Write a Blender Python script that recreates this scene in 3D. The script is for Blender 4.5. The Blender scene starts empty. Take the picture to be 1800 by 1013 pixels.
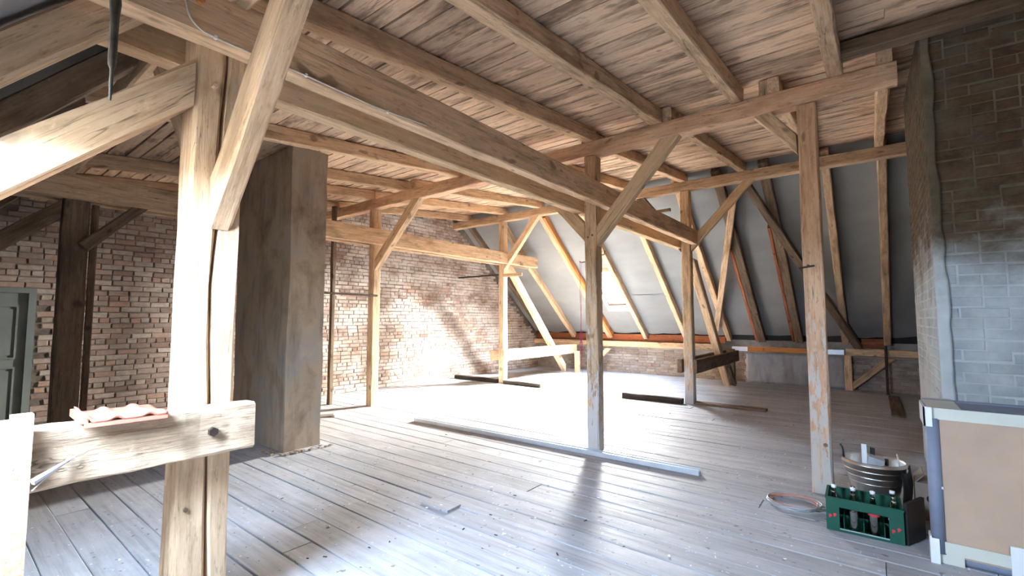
import bpy, bmesh, math, random
from mathutils import Vector, Matrix, noise

random.seed(7)
SC = bpy.context.scene
COL = SC.collection
R = math.radians

# ------------------------------------------------------------------ camera
cam_d = bpy.data.cameras.new('camera')
cam_d.sensor_width = 36.0
cam_d.lens = 812.0 / 1800.0 * 36.0
cam_d.clip_start = 0.02
cam = bpy.data.objects.new('camera', cam_d)
cam.location = (0, 0, 1.5)
cam.rotation_euler = (R(90 + 3.9), 0, R(38.1))
COL.objects.link(cam)
SC.camera = cam

# ------------------------------------------------------------------ sky
# hazy sky: blue away from the sun, brighter and whiter towards the veiled sun on the far side of the house
SKY = 24.0
SUN_DIR = Vector((.22, .76, .52)).normalized()
world = bpy.data.worlds.new('hazy_sky')
SC.world = world
world.use_nodes = True
wn = world.node_tree.nodes; wl = world.node_tree.links
wn.clear()
def wmath(op, a, b, clamp=False):
    m = wn.new('ShaderNodeMath'); m.operation = op; m.use_clamp = clamp
    for k, x in enumerate((a, b)):
        if isinstance(x, (int, float)): m.inputs[k].default_value = x
        else: wl.new(x, m.inputs[k])
    return m.outputs[0]
def wmix(f, a, b):
    m = wn.new('ShaderNodeMixRGB')
    wl.new(f, m.inputs[0])
    for k, x in ((1, a), (2, b)):
        if isinstance(x, tuple): m.inputs[k].default_value = (*x, 1)
        else: wl.new(x, m.inputs[k])
    return m.outputs[0]
w_out = wn.new('ShaderNodeOutputWorld'); w_bg = wn.new('ShaderNodeBackground')
w_tc = wn.new('ShaderNodeTexCoord'); w_sep = wn.new('ShaderNodeSeparateXYZ')
wl.new(w_tc.outputs['Generated'], w_sep.inputs[0])
w_dot = wn.new('ShaderNodeVectorMath'); w_dot.operation = 'DOT_PRODUCT'
wl.new(w_tc.outputs['Generated'], w_dot.inputs[0]); w_dot.inputs[1].default_value = SUN_DIR
glow = wmath('POWER', wmath('MAXIMUM', w_dot.outputs['Value'], 0.0), 5.0)
sky = wmix(glow, (.45, .585, .80), (12.0, 11.6, 10.9))
up = wmath('MULTIPLY', wmath('ADD', w_sep.outputs[2], .03), 20.0, True)
wl.new(wmix(up, (.11, .11, .10), sky), w_bg.inputs[0])
w_bg.inputs[1].default_value = SKY
wl.new(w_bg.outputs[0], w_out.inputs[0])

# ------------------------------------------------------------------ exposure
SC.view_settings.view_transform = 'Standard'
SC.view_settings.look = 'None'
SC.view_settings.gamma = 1.0
SC.view_settings.use_curve_mapping = False
SC.view_settings.exposure = 3.45
SC.cycles.max_bounces = 10
SC.cycles.diffuse_bounces = 8
SC.cycles.glossy_bounces = 3
SC.cycles.transparent_max_bounces = 12
SC.cycles.caustics_reflective = False
SC.cycles.caustics_refractive = False
SC.cycles.use_denoising = True
SC.cycles.sample_clamp_indirect = 12.0

# skylights: (x0, x1, y0, y1) measured along the plan of each slope
FAR_WIN = (-5.66, -5.06, 10.35, 11.48)
NEAR_WINS = [(-2.34, -1.60, -.76, .02), (1.62, 1.98, -.76, -.05)]

# the section of the attic
def z_near(y): return 2.235 + 1.16 * y          # underside of the rafters, near slope
def z_far(y): return 0.95 + 0.829 * (12.3 - y)  # underside of the rafters, far slope
def z_joist(y): return 3.65 + 0.104 * (y - 4.93)
def z_ceil(y): return z_joist(y) + 0.16
XL, XR = -8.65, 3.2

def portal(x0, x1, y0, y1, zf, off, down):
    d = bpy.data.lights.new('daylight_portal', 'AREA')
    d.shape = 'RECTANGLE'
    a = Vector((0, y0, zf(y0) + off)); b = Vector((0, y1, zf(y1) + off))
    d.size = x1 - x0; d.size_y = (b - a).length
    d.cycles.is_portal = True
    o = bpy.data.objects.new('daylight_portal', d)
    c = (a + b) / 2; c.x = (x0 + x1) / 2
    o.location = c
    yv = (b - a).normalized(); xv = Vector((1, 0, 0)); zv = xv.cross(yv)
    o.rotation_euler = Matrix((xv, yv, zv)).transposed().to_euler()   # shines along -zv
    COL.objects.link(o)
portal(*FAR_WIN, z_far, 0.30, True)
for nw in NEAR_WINS:
    portal(*nw, z_near, 0.38, True)

# ------------------------------------------------------------------ materials
class NT:
    def __init__(s, name):
        s.m = bpy.data.materials.new(name); s.m.use_nodes = True
        s.t = s.m.node_tree; s.t.nodes.clear()
        s.out = s.n('ShaderNodeOutputMaterial')
        s.b = s.n('ShaderNodeBsdfPrincipled')
        s.l(s.b.outputs[0], s.out.inputs[0])
    def n(s, k): return s.t.nodes.new(k)
    def l(s, a, b): s.t.links.new(a, b)
    def coords(s, rnd=True):
        tc = s.n('ShaderNodeTexCoord'); oi = s.n('ShaderNodeObjectInfo')
        s.tc = tc.outputs['Object']; s.rnd = oi.outputs['Random']
        m = s.n('ShaderNodeMath'); m.operation = 'MULTIPLY'; m.inputs[1].default_value = 61.0
        s.l(s.rnd, m.inputs[0])
        a = s.n('ShaderNodeVectorMath'); a.operation = 'ADD'
        s.l(s.tc, a.inputs[0]); s.l(m.outputs[0], a.inputs[1])
        s.v = a.outputs[0] if rnd else s.tc
        return s.v
    def noise(s, sc, detail=4, rough=.6, dist=0.0, vec=None):
        mp = s.n('ShaderNodeMapping'); s.l(vec or s.v, mp.inputs[0])
        mp.inputs['Scale'].default_value = sc if not isinstance(sc, (int, float)) else (sc, sc, sc)
        nz = s.n('ShaderNodeTexNoise'); s.l(mp.outputs[0], nz.inputs['Vector'])
        nz.inputs['Scale'].default_value = 1.0; nz.inputs['Detail'].default_value = detail
        nz.inputs['Roughness'].default_value = rough; nz.inputs['Distortion'].default_value = dist
        return nz.outputs[0]
    def ramp(s, f, stops):
        r = s.n('ShaderNodeValToRGB'); s.l(f, r.inputs[0])
        e = r.color_ramp.elements
        while len(e) < len(stops): e.new(0.5)
        for i, (p, c) in enumerate(stops):
            e[i].position = p
            e[i].color = (*c, 1) if not isinstance(c, (int, float)) else (c, c, c, 1)
        return r.outputs[0]
    def mix(s, f, a, b, mode='MIX'):
        m = s.n('ShaderNodeMixRGB'); m.blend_type = mode
        for i, x in enumerate((f, a, b)):
            if isinstance(x, (int, float)): m.inputs[i].default_value = x if i == 0 else (x, x, x, 1)
            elif isinstance(x, tuple): m.inputs[i].default_value = (*x, 1)
            else: s.l(x, m.inputs[i])
        return m.outputs[0]
    def math(s, op, a, b=0.0, clamp=False):
        m = s.n('ShaderNodeMath'); m.operation = op; m.use_clamp = clamp
        for i, x in enumerate((a, b)):
            if isinstance(x, (int, float)): m.inputs[i].default_value = x
            else: s.l(x, m.inputs[i])
        return m.outputs[0]
    def sep(s, v):
        x = s.n('ShaderNodeSeparateXYZ'); s.l(v, x.inputs[0]); return x.outputs
    def rng(s, v, a, b, c=0.0, d=1.0):
        m = s.n('ShaderNodeMapRange'); s.l(v, m.inputs[0])
        for i, x in enumerate((a, b, c, d)): m.inputs[i + 1].default_value = x
        return m.outputs[0]
    def bump(s, h, st, dist=.01):
        b = s.n('ShaderNodeBump'); s.l(h, b.inputs['Height'])
        b.inputs['Strength'].default_value = st; b.inputs['Distance'].default_value = dist
        s.l(b.outputs[0], s.b.inputs['Normal'])
    def fin(s, col, rough=.85, metal=0.0, spec=.3):
        if isinstance(col, tuple): s.b.inputs['Base Color'].default_value = (*col, 1)
        else: s.l(col, s.b.inputs['Base Color'])
        if isinstance(rough, (int, float)): s.b.inputs['Roughness'].default_value = rough
        else: s.l(rough, s.b.inputs['Roughness'])
        s.b.inputs['Metallic'].default_value = metal
        s.b.inputs['Specular IOR Level'].default_value = spec
        return s.m

def wood(name, dark, mid, light, stain=.5, crack=.7, flake=None, red=0.0, val=.16, bump=.35, stc=None):
    """Weathered timber, grain along local X. flake=(colour, x_lo, x_hi, amount): flaking limewash fading in along the length."""
    warm = lambda c: (min(.85, c[0] * 1.09), c[1], c[2] * .86)
    dark, mid, light = warm(dark), warm(mid), warm(light)
    t = NT(name); t.coords()
    g = t.noise((2.6, 32, 32), 8, .72, .25)
    col = t.ramp(g, [(.28, dark), (.48, mid), (.74, light)])
    pt = t.noise((11, 46, 46), 5, .7)
    col = t.mix(t.math('MULTIPLY', t.ramp(pt, [(.58, 0.0), (.68, 1.0)]), .55), col, tuple(c * .6 for c in dark))
    pw = t.noise((17, 30, 30), 4, .7)
    col = t.mix(t.math('MULTIPLY', t.ramp(pw, [(.62, 0.0), (.70, 1.0)]), .4), col, tuple(min(1, c * 1.2) for c in light))
    bl = t.noise((1.4, 5.5, 5.5), 5, .66)
    col = t.mix(t.math('MULTIPLY', t.ramp(bl, [(.49, 0.0), (.66, 1.0)]), stain), col, stc or tuple(c * .45 for c in dark))
    if red:
        rn = t.noise((.9, 3, 3), 3, .55)
        col = t.mix(t.math('MULTIPLY', t.ramp(rn, [(.45, 0.0), (.62, 1.0)]), red), col, (.46, .20, .14))
    kn = t.noise((5, 9, 9), 1, .4)
    col = t.mix(t.math('MULTIPLY', t.ramp(kn, [(.70, 0.0), (.76, 1.0)]), .7), col, tuple(c * .5 for c in dark))
    if flake:
        fc, lo, hi, am = flake
        fm = t.noise((7.0, 30, 30), 7, .7)
        fx = t.sep(t.tc)[0]
        hm = t.rng(fx, hi, lo, -.16, am)
        f = t.math('ADD', fm, hm)
        col = t.mix(t.ramp(f, [(.52, 0.0), (.56, 1.0)]), col, t.mix(t.noise(3.0, 3), fc, tuple(c * .75 for c in fc)))
    cr = t.noise((.8, 26, 26), 3, .5, .6)
    cm = t.ramp(cr, [(.485, 0.0), (.5, 1.0), (.515, 0.0)])
    cb = t.ramp(t.noise((.7, 3, 3), 2), [(.5, 0.0), (.6, 1.0)])
    col = t.mix(t.math('MULTIPLY', t.math('MULTIPLY', cm, cb), crack), col, (.03, .022, .016))
    v = t.rng(t.rnd, 0, 1, 1 - val, 1 + val)
    col = t.mix(1.0, col, v, 'MULTIPLY')
    h = t.math('ADD', g, t.math('MULTIPLY', t.noise((6, 120, 120), 2), .4))
    h = t.math('SUBTRACT', h, t.math('MULTIPLY', cm, cb))
    t.bump(h, bump, .006)
    return t.fin(col, .86)

def painted(name, col):
    t = NT(name); t.coords(); n = t.noise(6.0, 4)
    return t.fin(t.ramp(n, [(.3, tuple(c * .9 for c in col)), (.7, col)]), .7)
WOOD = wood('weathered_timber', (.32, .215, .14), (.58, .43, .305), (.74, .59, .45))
WOOD_PALE = wood('pale_timber', (.36, .25, .165), (.60, .455, .325), (.74, .60, .46), stain=.35)
WOOD_DARK = wood('dark_shaded_timber', (.08, .058, .042), (.16, .118, .088), (.24, .185, .14))
WOOD_PINK = wood('reddish_timber', (.33, .215, .145), (.58, .42, .305), (.73, .57, .44), red=.35)
WOOD_OLIVE = wood('yellowish_timber', (.42, .30, .19), (.64, .49, .335), (.76, .62, .46), stain=.3)
WOOD_ORANGE = wood('orange_pine', (.40, .15, .05), (.58, .26, .10), (.70, .36, .16), stain=.25, crack=.4)
WOOD_RED = wood('red_brown_board', (.22, .07, .035), (.34, .12, .06), (.44, .18, .10), stain=.3)
WOOD_BLACK = wood('blackened_timber', (.022, .018, .016), (.045, .038, .034), (.08, .07, .062), stain=.2)
WOOD_ROUGH = wood('rough_sawn_board', (.30, .21, .14), (.55, .43, .33), (.72, .60, .48), stain=.6, bump=1.0)
LINING = painted('white_lining_paint', (.72, .72, .70))
FLK = (.60, .57, .55)
WOOD_FLAKE = wood('flaking_limewash_timber', (.24, .165, .10), (.52, .39, .27), (.68, .54, .40), flake=(FLK, 0.0, 2.2, .15))
WOOD_FLAKE2 = wood('pink_primed_timber', (.34, .20, .13), (.62, .42, .29), (.76, .56, .42), flake=((.66, .60, .53), 0.1, 2.3, .14), red=.35, stain=.3)
CEILWOOD = wood('limewashed_ceiling_board', (.46, .33, .245), (.64, .49, .385), (.74, .60, .49), stain=.85, val=.14, stc=(.13, .075, .045))

def floor_mat():
    t = NT('dusty_floorboard'); t.coords()
    g = t.noise((1.4, 26, 8), 6, .62)
    col = t.ramp(g, [(.3, (.285, .28, .28)), (.5, (.375, .38, .395)), (.7, (.44, .45, .47))])
    bl = t.noise((.8, 2.2, 2), 5, .65)
    col = t.mix(t.math('MULTIPLY', t.ramp(bl, [(.5, 0.0), (.75, 1.0)]), .45), col, (.24, .215, .19))
    du = t.noise((1.2, 1.5, 1), 6, .7)
    col = t.mix(t.math('MULTIPLY', t.ramp(du, [(.5, 0.0), (.7, 1.0)]), .55), col, (.56, .565, .585))
    sp = t.noise((34, 34, 34), 1, .4)
    col = t.mix(t.math('MULTIPLY', t.ramp(sp, [(.745, 0.0), (.765, 1.0)]), .7), col, (.85, .85, .86))
    sd = t.noise((21, 24, 24), 1, .4)
    col = t.mix(t.math('MULTIPLY', t.ramp(sd, [(.73, 0.0), (.75, 1.0)]), .7), col, (.13, .11, .10))
    v = t.rng(t.rnd, 0, 1, .92, 1.08)
    col = t.mix(1.0, col, v, 'MULTIPLY')
    t.bump(t.math('ADD', g, t.math('MULTIPLY', t.noise((4, 60, 60), 2), .5)), .22, .004)
    return t.fin(col, t.ramp(g, [(.3, .75), (.7, .55)]), spec=.35)
FLOOR = floor_mat()

LIT_WASH = (.42, .445, .435)  # chimney whitewash that also paints the bluish window light on its lower half
def brick_mat(name, cols, white=.3, whitecol=(.60, .55, .50), wz=None, smear=None, lit_span=None):
    t = NT(name); t.coords()
    at = t.n('ShaderNodeAttribute'); at.attribute_name = 'rnd'
    f = t.math('FRACT', t.math('ADD', t.rnd, at.outputs['Fac']))
    st = [(i / (len(cols) - 1), c) for i, c in enumerate(cols)]
    col = t.ramp(f, st)
    geo = t.n('ShaderNodeNewGeometry')
    t.v = geo.outputs['Position']
    n1 = t.noise((14, 14, 22), 5, .65)
    col = t.mix(.45, col, t.ramp(n1, [(.3, .25), (.7, 1.1)]), 'MULTIPLY')
    if smear:
        col = t.mix(t.math('MULTIPLY', t.ramp(t.noise((6, 6, 9), 7, .7), [(.42, 0.0), (.62, 1.0)]), .75), col, smear)
    n2 = t.noise((1.3, 1.3, 2.2), 5, .65)
    m = t.math('MULTIPLY', t.ramp(n2, [(.42, 0.0), (.62, 1.0)]), white)
    if lit_span:
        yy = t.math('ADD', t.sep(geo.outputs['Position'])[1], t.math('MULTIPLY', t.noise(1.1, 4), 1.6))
        m = t.math('MULTIPLY', m, t.rng(yy, lit_span[0], lit_span[1], .08, 1.0))  # limewash also paints light: full on the lit stretch, fading at the shaded end
    if wz:
        zz = t.sep(geo.outputs['Position'])[2]
        zr = t.math('ADD', t.rng(zz, wz[1], wz[0], -.35, .4), t.noise((2.5, 2.5, 3.5), 6, .65))
        m = t.math('MAXIMUM', m, t.math('MULTIPLY', t.ramp(zr, [(.38, 0.0), (.78, 1.0)]), wz[2]))
    col = t.mix(m, col, whitecol if not wz else t.ramp(t.noise(3.5, 6, .65), [(.3, tuple(c * .72 for c in LIT_WASH)), (.7, tuple(c * 1.2 for c in LIT_WASH))]))
    t.bump(t.noise((40, 40, 60), 4, .7), .5, .006)
    return t.fin(col, .92, spec=.15)
BRICK = brick_mat('dusty_old_brick', [(.38, .28, .23), (.47, .38, .32), (.29, .19, .15), (.52, .43, .37), (.36, .29, .25), (.44, .27, .20), (.47, .38, .32), (.26, .18, .15), (.38, .28, .23)], .75, (.70, .65, .60), lit_span=(3.2, 5.0))
BRICK_KNEE = brick_mat('knee_wall_brick', [(.32, .24, .19), (.44, .34, .27), (.26, .19, .15), (.50, .40, .32), (.32, .26, .22), (.37, .25, .19)], .5, (.42, .40, .38))
BRICK_CH = brick_mat('chimney_brick', [(.085, .055, .035), (.12, .078, .048), (.07, .05, .03), (.13, .072, .048), (.10, .075, .05)], .0, (.27, .235, .18), (1.5, 2.6, .95), (.135, .115, .08))

def mortar_mat(name, a, b, wz=None):
    t = NT(name); t.coords(False)
    geo = t.n('ShaderNodeNewGeometry'); t.v = geo.outputs['Position']
    n = t.noise(9, 6, .7)
    col = t.ramp(n, [(.3, a), (.7, b)])
    n2 = t.noise(1.6, 4, .6)
    col = t.mix(t.math('MULTIPLY', t.ramp(n2, [(.4, 0.0), (.65, 1.0)]), .5), col, tuple(min(1, c * 1.5) for c in b))
    if wz:
        zz = t.sep(geo.outputs['Position'])[2]
        zr = t.math('ADD', t.rng(zz, wz[1], wz[0], -.35, .4), t.noise((2.5, 2.5, 3.5), 6, .65))
        col = t.mix(t.math('MULTIPLY', t.ramp(zr, [(.38, 0.0), (.78, 1.0)]), wz[2]), col, t.ramp(t.noise(5, 5), [(.3, LIT_WASH), (.7, tuple(c * 1.25 for c in LIT_WASH))]))
    t.bump(n, .6, .01)
    return t.fin(col, .95, spec=.1)
MORTAR = mortar_mat('dark_lime_mortar', (.09, .07, .055), (.20, .165, .135))
MORTAR_K = mortar_mat('knee_wall_mortar', (.22, .20, .18), (.40, .37, .33))
MORTAR_CH = mortar_mat('chimney_mortar', (.095, .08, .055), (.17, .145, .105), (1.5, 2.6, .95))

def plaster_mat(name, cols, scale=1.5, whitez=None):
    t = NT(name); t.coords(False)
    geo = t.n('ShaderNodeNewGeometry'); t.v = geo.outputs['Position']
    n = t.noise((scale, scale, scale * .8), 7, .66, .4)
    col = t.ramp(n, [(i / (len(cols) - 1) * .5 + .25, c) for i, c in enumerate(cols)])
    s = t.noise((7, 7, 1.2), 4, .6)
    col = t.mix(t.math('MULTIPLY', t.ramp(s, [(.5, 0.0), (.75, 1.0)]), .5), col, tuple(c * .5 for c in cols[0]))
    f = t.noise(26, 5, .7)
    t.bump(t.math('ADD', f, n), .5, .012)
    return t.fin(col, .93, spec=.15)
PLASTER = plaster_mat('sooty_brown_plaster', [(.10, .08, .06), (.28, .215, .155), (.43, .335, .24), (.37, .33, .285), (.54, .41, .295)])
PLASTER_W = plaster_mat('bluish_white_plaster', [(.30, .32, .31), (.44, .47, .46), (.56, .59, .58), (.34, .30, .25)], 2.2)
PLASTER_G = plaster_mat('grey_knee_plaster', [(.24, .24, .25), (.36, .36, .37), (.47, .46, .46)], 1.8)

def plain(name, col, rough=.6, metal=0.0, var=.15, sc=6.0, bump=.1, spec=.35):
    t = NT(name); t.coords()
    n = t.noise(sc, 4, .6)
    c = t.ramp(n, [(.3, tuple(x * (1 - var) for x in col)), (.7, tuple(min(1, x * (1 + var)) for x in col))])
    t.bump(n, bump, .003)
    return t.fin(c, rough, metal, spec)
def membrane_mat():
    t = NT('grey_roof_membrane'); t.coords(False)
    n = t.noise((.7, 1.4, 1.0), 5, .6)
    c = t.ramp(n, [(.3, (.21, .21, .21)), (.7, (.29, .29, .285))])
    t.bump(t.noise((1.5, 5, 5), 4, .6), .35, .02)
    return t.fin(c, .55, spec=.3)
MEMBRANE = membrane_mat()
FELT = plain('dark_roof_felt', (.05, .045, .04), .9)
SUBFLOOR = plain('dark_subfloor_fill', (.05, .045, .04), .95)
IRON = plain('rusty_iron', (.07, .045, .035), .7, .6, .4, 20)
STEEL = plain('galvanised_steel', (.70, .75, .80), .42, .55, .08, 8)
CHROME = plain('brushed_stainless_steel', (.66, .64, .61), .36, 1.0, .12, 3)
TAPE = plain('cream_packing_tape', (.62, .63, .54), .45, 0, .06, 5)
TAPE_W = plain('white_packing_tape', (.80, .82, .80), .4, 0, .04, 5)
FOAM = plain('grey_foam_tube', (.20, .23, .30), .55, 0, .08, 12)
CARD = plain('brown_cardboard', (.50, .36, .26), .8, 0, .08, 2.5)
CARD2 = plain('dull_cardboard', (.28, .22, .17), .85, 0, .15, 4)
GREEN = plain('dark_green_plastic', (.012, .085, .055), .42, 0, .1, 4)
PALEGREEN = plain('pale_scuffed_edge', (.34, .40, .38), .6)
REDP = plain('red_print', (.62, .04, .06), .5)
TILE = plain('red_clay_tile', (.50, .16, .10), .75, 0, .18, 9, .3)
BLACKP = plain('black_plastic', (.012, .012, .013), .45)
WHITEP = plain('white_plastic', (.85, .86, .86), .35, 0, .03)
GREYP = plain('grey_plastic', (.45, .47, .48), .4)
CORD = plain('cream_cable_sheath', (.66, .60, .50), .5)
PINK = plain('magenta_string', (.42, .05, .13), .7)
ROPE = plain('dusty_rope', (.05, .04, .03), .95, 0, .5, 25)
SILVERW = plain('grey_wire', (.50, .50, .52), .4, .4)
COPPERW = plain('orange_wire', (.62, .26, .16), .5)
DOORP = plain('grey_green_door_paint', (.20, .22, .205), .55, 0, .12, 3)
DEBRIS = plain('white_plaster_crumb', (.78, .78, .78), .9)
COBWEB = plain('dusty_cobweb', (.7, .7, .72), .9)

def glass_mat(name, tint, gl=.12):
    t = NT(name)
    t.t.nodes.remove(t.b)
    tr = t.n('ShaderNodeBsdfTransparent'); tr.inputs[0].default_value = (*tint, 1)
    g = t.n('ShaderNodeBsdfGlossy'); g.inputs['Roughness'].default_value = .03
    mx = t.n('ShaderNodeMixShader'); mx.inputs[0].default_value = gl
    t.l(tr.outputs[0], mx.inputs[1]); t.l(g.outputs[0], mx.inputs[2]); t.l(mx.outputs[0], t.out.inputs[0])
    return t.m
PANE = glass_mat('window_pane_glass', (.93, .95, .95), .06)
BOTTLE = glass_mat('clear_bottle_glass', (.60, .64, .58), .34)
BOTTLE_B = glass_mat('brown_bottle_glass', (.40, .30, .18), .3)

# ------------------------------------------------------------------ mesh helpers
class MB:
    def __init__(s): s.v = []; s.f = []; s.a = []
    def box(s, x0, x1, y0, y1, z0, z1):
        b = len(s.v)
        s.v += [(x, y, z) for z in (z0, z1) for y in (y0, y1) for x in (x0, x1)]
        s.f += [tuple(b + i for i in q) for q in ((0, 2, 3, 1), (4, 5, 7, 6), (0, 1, 5, 4), (2, 6, 7, 3), (0, 4, 6, 2), (1, 3, 7, 5))]
        return s
    def obox(s, c, ax, ay, az):
        b = len(s.v); c = Vector(c); ax = Vector(ax); ay = Vector(ay); az = Vector(az)
        s.v += [tuple(c + ax * x + ay * y + az * z) for z in (-1, 1) for y in (-1, 1) for x in (-1, 1)]
        s.f += [tuple(b + i for i in q) for q in ((0, 2, 3, 1), (4, 5, 7, 6), (0, 1, 5, 4), (2, 6, 7, 3), (0, 4, 6, 2), (1, 3, 7, 5))]
        return s
    def tube(s, pts, r, n=8, closed=False):
        pts = [Vector(p) for p in pts]; m = len(pts); b = len(s.v)
        rr = r if isinstance(r, (list, tuple)) else [r] * m
        prev = None
        for i, p in enumerate(pts):
            if closed: d = pts[(i + 1) % m] - pts[i - 1]
            else: d = pts[min(i + 1, m - 1)] - pts[max(i - 1, 0)]
            d.normalize()
            u = prev if prev is not None else (Vector((0, 0, 1)) if abs(d.z) < .9 else Vector((1, 0, 0)))
            u = (u - d * u.dot(d)).normalized(); prev = u; w = d.cross(u)
            for k in range(n):
                a = 2 * math.pi * k / n
                s.v.append(tuple(p + (u * math.cos(a) + w * math.sin(a)) * rr[i]))
        for i in range(m if closed else m - 1):
            for k in range(n):
                i2 = (i + 1) % m
                s.f.append((b + i * n + k, b + i * n + (k + 1) % n, b + i2 * n + (k + 1) % n, b + i2 * n + k))
        if not closed:
            s.f.append(tuple(b + k for k in range(n))[::-1]); s.f.append(tuple(b + (m - 1) * n + k for k in range(n)))
        return s
    def lathe(s, prof, c=(0, 0, 0), n=24, cap0=True, cap1=False):
        b = len(s.v)
        for r, z in prof:
            for k in range(n):
                a = 2 * math.pi * k / n
                s.v.append((c[0] + r * math.cos(a), c[1] + r * math.sin(a), c[2] + z))
        for i in range(len(prof) - 1):
            for k in range(n):
                s.f.append((b + i * n + k, b + i * n + (k + 1) % n, b + (i + 1) * n + (k + 1) % n, b + (i + 1) * n + k))
        if cap0: s.f.append(tuple(b + k for k in range(n))[::-1])
        if cap1: s.f.append(tuple(b + (len(prof) - 1) * n + k for k in range(n)))
        return s
    def mesh(s, name, mat, smooth=False):
        me = bpy.data.meshes.new(name); me.from_pydata(s.v, [], s.f); me.materials.append(mat)
        if smooth:
            for p in me.polygons: p.use_smooth = True
        me.update(); return me
    def build(s, name, mat, parent=None, smooth=False, loc=None, rot=None):
        return put(name, s.mesh(name, mat, smooth), parent, loc, rot)

def put(name, me, parent=None, loc=None, rot=None):
    o = bpy.data.objects.new(name, me); COL.objects.link(o)
    if loc is not None: o.location = loc
    if rot is not None: o.rotation_euler = rot
    if parent is not None: o.parent = parent
    return o
def tag(o, label=None, cat=None, group=None, kind=None):
    if label: o['label'] = label
    if cat: o['category'] = cat
    if group: o['group'] = group
    if kind: o['kind'] = kind
    return o
def empty(name, loc=(0, 0, 0), rz=0.0):
    o = bpy.data.objects.new(name, None); COL.objects.link(o); o.location = loc; o.rotation_euler = (0, 0, rz)
    o.empty_display_size = .1
    return o

def timber_mesh(L, w, h, jit=.004, ch=.010, seg=.3, split=False, seed=0, cut=(0, 0)):
    """A hewn timber along +X, chamfered, edges slightly uneven. split: a long drying crack on the +Y face."""
    rn = random.Random(seed)
    n = max(2, int(L / seg) + 1)
    mb = MB()
    def ring(x, y0, y1, z0, z1, c):
        return [(x, y0 + c, z0), (x, y1 - c, z0), (x, y1, z0 + c), (x, y1, z1 - c), (x, y1 - c, z1), (x, y0 + c, z1), (x, y0, z1 - c), (x, y0, z0 + c)]
    def body(y0, y1, z0, z1, wob):
        b = len(mb.v)
        for i in range(n + 1):
            x = L * i / n
            cc = ch * rn.uniform(.5, 1.6)
            d = wob(x) if wob else (0, 0)
            ck = cut[0] if i == 0 else (cut[1] if i == n else 0)
            for (px, py, pz) in ring(x, y0, y1, z0 + d[0], z1 + d[1], cc):
                px += ck * (pz + h / 2)
                mb.v.append((px, py + rn.uniform(-jit, jit), pz + rn.uniform(-jit, jit)))
        for i in range(n):
            for k in range(8):
                mb.f.append((b + i * 8 + k, b + i * 8 + (k + 1) % 8, b + (i + 1) * 8 + (k + 1) % 8, b + (i + 1) * 8 + k))
        mb.f.append(tuple(b + k for k in range(8))[::-1]); mb.f.append(tuple(b + n * 8 + k for k in range(8)))
    if split:
        f = lambda x: .012 * math.sin(x * 2.3 + 1) + .007 * math.sin(x * 7.1)
        g = lambda x: .0035 + .0035 * abs(math.sin(x * 1.7 + .6))
        body(-w / 2, w / 2, -h / 2, .012, lambda x: (0, f(x) - g(x)))
        body(-w / 2, w / 2, .012, h / 2, lambda x: (f(x) + g(x), 0))
    else:
        body(-w / 2, w / 2, -h / 2, h / 2, None)
    return mb

TSEED = [0]
def timber(name, label, cat, p0, p1, w, h, mat, up=None, group=None, parent=None, **kw):
    p0 = Vector(p0); p1 = Vector(p1); d = p1 - p0; L = d.length; d.normalize()
    if up is None: up = Vector((0, 1, 0)) if abs(d.z) > .9 else Vector((0, 0, 1))
    up = Vector(up); z = (up - d * up.dot(d)).normalized(); y = z.cross(d)
    TSEED[0] += 1
    mb = timber_mesh(L, w, h, seed=TSEED[0], **kw)
    o = mb.build(name, mat)
    M = Matrix((d, y, z)).transposed().to_4x4(); M.translation = p0
    if parent is not None:
        o.parent = parent; o.matrix_parent_inverse = parent.matrix_basis.inverted()
    o.matrix_basis = M
    if label: tag(o, label, cat, group)
    return o
def beam(name, label, cat, x0, x1, y0, y1, z0, z1, mat, **kw):
    """Axis-aligned timber filling the given box; grain along its longest side."""
    dx, dy, dz = x1 - x0, y1 - y0, z1 - z0
    cx, cy, cz = (x0 + x1) / 2, (y0 + y1) / 2, (z0 + z1) / 2
    if dx >= dy and dx >= dz: return timber(name, label, cat, (x0, cy, cz), (x1, cy, cz), dy, dz, mat, **kw)
    if dy >= dx and dy >= dz: return timber(name, label, cat, (cx, y0, cz), (cx, y1, cz), dx, dz, mat, **kw)
    return timber(name, label, cat, (cx, cy, z0), (cx, cy, z1), dx, dy, mat, **kw)
def slanty(name, label, cat, x, ya, za, yb, zb, w, depth, mat, above=True, **kw):
    """Member in a plane x = const; (ya,za)-(yb,zb) is its lower edge."""
    d = Vector((0, yb - ya, zb - za)).normalized(); n = Vector((0, -d.z, d.y))
    if n.z < 0: n = -n
    off = n * depth / 2 * (1 if above else -1)
    return timber(name, label, cat, Vector((x, ya, za)) + off, Vector((x, yb, zb)) + off, w, depth, mat, up=n, **kw)
def slantx(name, label, cat, y, xa, za, xb, zb, w, depth, mat, **kw):
    d = Vector((xb - xa, 0, zb - za)).normalized(); n = Vector((-d.z, 0, d.x))
    if n.z < 0: n = -n
    off = n * depth / 2
    if cat == 'brace':
        ta = abs(d.z / d.x); kw['cut'] = (ta, -1 / ta); kw['seg'] = .45
    return timber(name, label, cat, Vector((xa, y, za)) + off, Vector((xb, y, zb)) + off, w, depth, mat, up=n, **kw)

CAMP = Vector((0, 0, 1.5))
cm = cam.rotation_euler.to_matrix()
def proj(p):
    d = cm.inverted() @ (Vector(p) - CAMP)
    if d.z > -.05: return None
    return (900 + 812 * d.x / -d.z, 506.5 - 812 * d.y / -d.z)

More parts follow.
